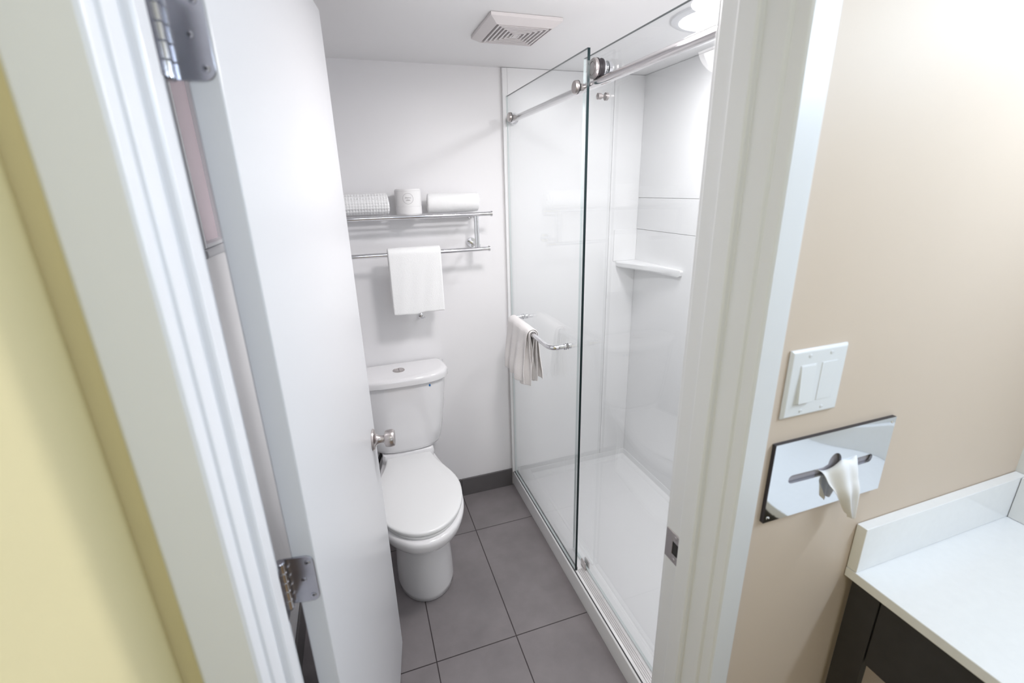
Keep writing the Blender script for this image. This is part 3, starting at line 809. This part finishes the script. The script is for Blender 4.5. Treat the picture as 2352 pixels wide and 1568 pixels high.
# extra rays for the long thin slot
angs = sorted(set(angs + [_m.atan2(p[1] - zc_, p[0] - xc) for p in inner]))
cols = []
for a in angs:
    ri = slot_r(a); ip = (xc + ri * cos(a), zc_ + ri * sin(a)); op = outer_pt((xc + cos(a), zc_ + sin(a)))
    col = [(ip[0], yf + .004 + bow(*ip), ip[1])]
    for k in range(NR + 1):
        t = k / NR; x = ip[0] + (op[0] - ip[0]) * t; z = ip[1] + (op[1] - ip[1]) * t
        col.append((x, yf + bow(x, z) - (0 if k < NR else 0), z))
    col.append((op[0], FY0 - .0004, op[1]))
    cols.append([bm.verts.new(p) for p in col])
for i in range(len(cols)):
    A, C = cols[i], cols[(i + 1) % len(cols)]
    for k in range(len(A) - 1): bm.faces.new((A[k], C[k], C[k + 1], A[k + 1]))
bb = B(); bb.bm.free(); bb.bm = bm
bb.bm.faces.ensure_lookup_table()
for f in bb.bm.faces:
    if max(v.co.y for v in f.verts) > FY0 - .001: f.material_index = 1
bb.build('front_plate', [M['plate_chrome'], M['plate_rim']], td, angle=40)
b = B(); b.box(xc - .108, xc + .108, FY0 - .0030, FY0 - .0006, zc_ - .03, zc_ + .04); b.build('slot_backing', mat('tissue_shadow_card', (.45, .42, .46), .7, vary=(20, .03)), td, smooth=False)  # flat plate on the wall, coloured like tissues in shade
for x_, z_ in ((x0 + .009, z0 + .009), (x1 - .009, z1 - .009)):
    b = B(); b.lathe([(.0035, 0), (.003, .0012), (0, .0016)], (x_, yf + .0002, z_), (0, -1, 0), 18); b.build('rivet', M['chrome'], td)
# tissue sheet pulled through the slot
bm = bmesh.new(); NU, NV = 22, 26; G = []
for i in range(NU + 1):
    s = i / NU; row = []                 # s: from slot (0) to hanging tip (1)
    wid = .041 * (1 - s) ** .95 + .0065
    cxs = xc + .013 + .026 * s
    yy = yf - .003 - .030 * sin(min(1, s * 1.7) * pi / 2) + .004 * s
    zz = zc_ + .006 + .012 * sin(min(1, s * 3.2) * pi) - .096 * s ** 1.15
    for j in range(NV + 1):
        t = j / NV * 2 - 1
        row.append(bm.verts.new((cxs + wid * t, yy + .005 * sin(t * 7 + s * 2) * (.4 + s) + .010 * t * t * (1 - s) + .004 * abs(t), zz + .006 * (1 - s) * cos(t * 5) - .012 * (1 - abs(t)) * s - .008 * t * (1 - s) * .0 + (.010 * t if s < .3 else .010 * t * (1 - s)))))
    G.append(row)
for i in range(NU):
    for j in range(NV): bm.faces.new((G[i][j], G[i][j + 1], G[i + 1][j + 1], G[i + 1][j]))
ts = finish_sheet([bm], 'tissue_sheet', M['tissue'], .0012)
tag(ts, 'white tissue hanging out of the slot of the chrome dispenser', 'tissue')

# ------------------------------------------------------------------ vanity
VX, VZ = .893, .852
vc = thing('vanity_counter', 'white quartz vanity countertop with low backsplash, lower right', 'countertop', (1.15, .2, VZ))
b = B(); b.box(VX, HR - .001, -.05, FY0 - .001, VZ - .022, VZ); b.build('worktop', M['quartz'], vc, bevel=.0015)
b = B(); b.box(VX + .001, HR - .001, FY0 - .0215, FY0 - .001, VZ + .0005, VZ + .108); bs = b.build('backsplash', M['quartz'], vc, bevel=.0012)
b = B(); b.box(HR - .022, HR - .001, -.05, FY0 - .0225, VZ + .0005, VZ + .108); b.build('side_splash', M['quartz'], vc, bevel=.0012)
vb = thing('vanity_cabinet', 'charcoal laminate vanity base with end leg and open knee space', 'vanity', (1.15, .2, 0))
LX = VX + .012; zt = VZ - .0225
b = B(); b.box(LX, LX + .02, FY0 - .068, FY0 - .012, 0, zt); b.build('end_leg', M['laminate'], vb, bevel=.0012)
b = B(); b.box(LX + .001, LX + .021, -.03, FY0 - .0705, .655, zt); b.build('end_apron', M['laminate'], vb, bevel=.0012)
b = B(); b.box(LX + .022, HR - .003, -.03, -.012, .655, zt); b.build('front_apron', M['laminate'], vb, bevel=.0012)
b = B(); b.box(LX + .001, LX + .021, -.03, .03, 0, .6545); b.build('front_leg', M['laminate'], vb, bevel=.0012)
# vanity lamp above the counter, on the right wall
vl = thing('vanity_light', 'horizontal bar lamp on the right wall above the vanity', 'lamp', (HR, -.05, 2.02))
b = B(); b.box(HR - .035, HR - .001, -.38, .28, 1.99, 2.06); b.build('lamp_base', M['nickel'], vl, bevel=.004)
b = B(); b.cyl((HR - .075, -.37, 2.02), (HR - .075, .27, 2.02), .035, 24); b.build('lamp_tube', M['vanity_glass'], vl)
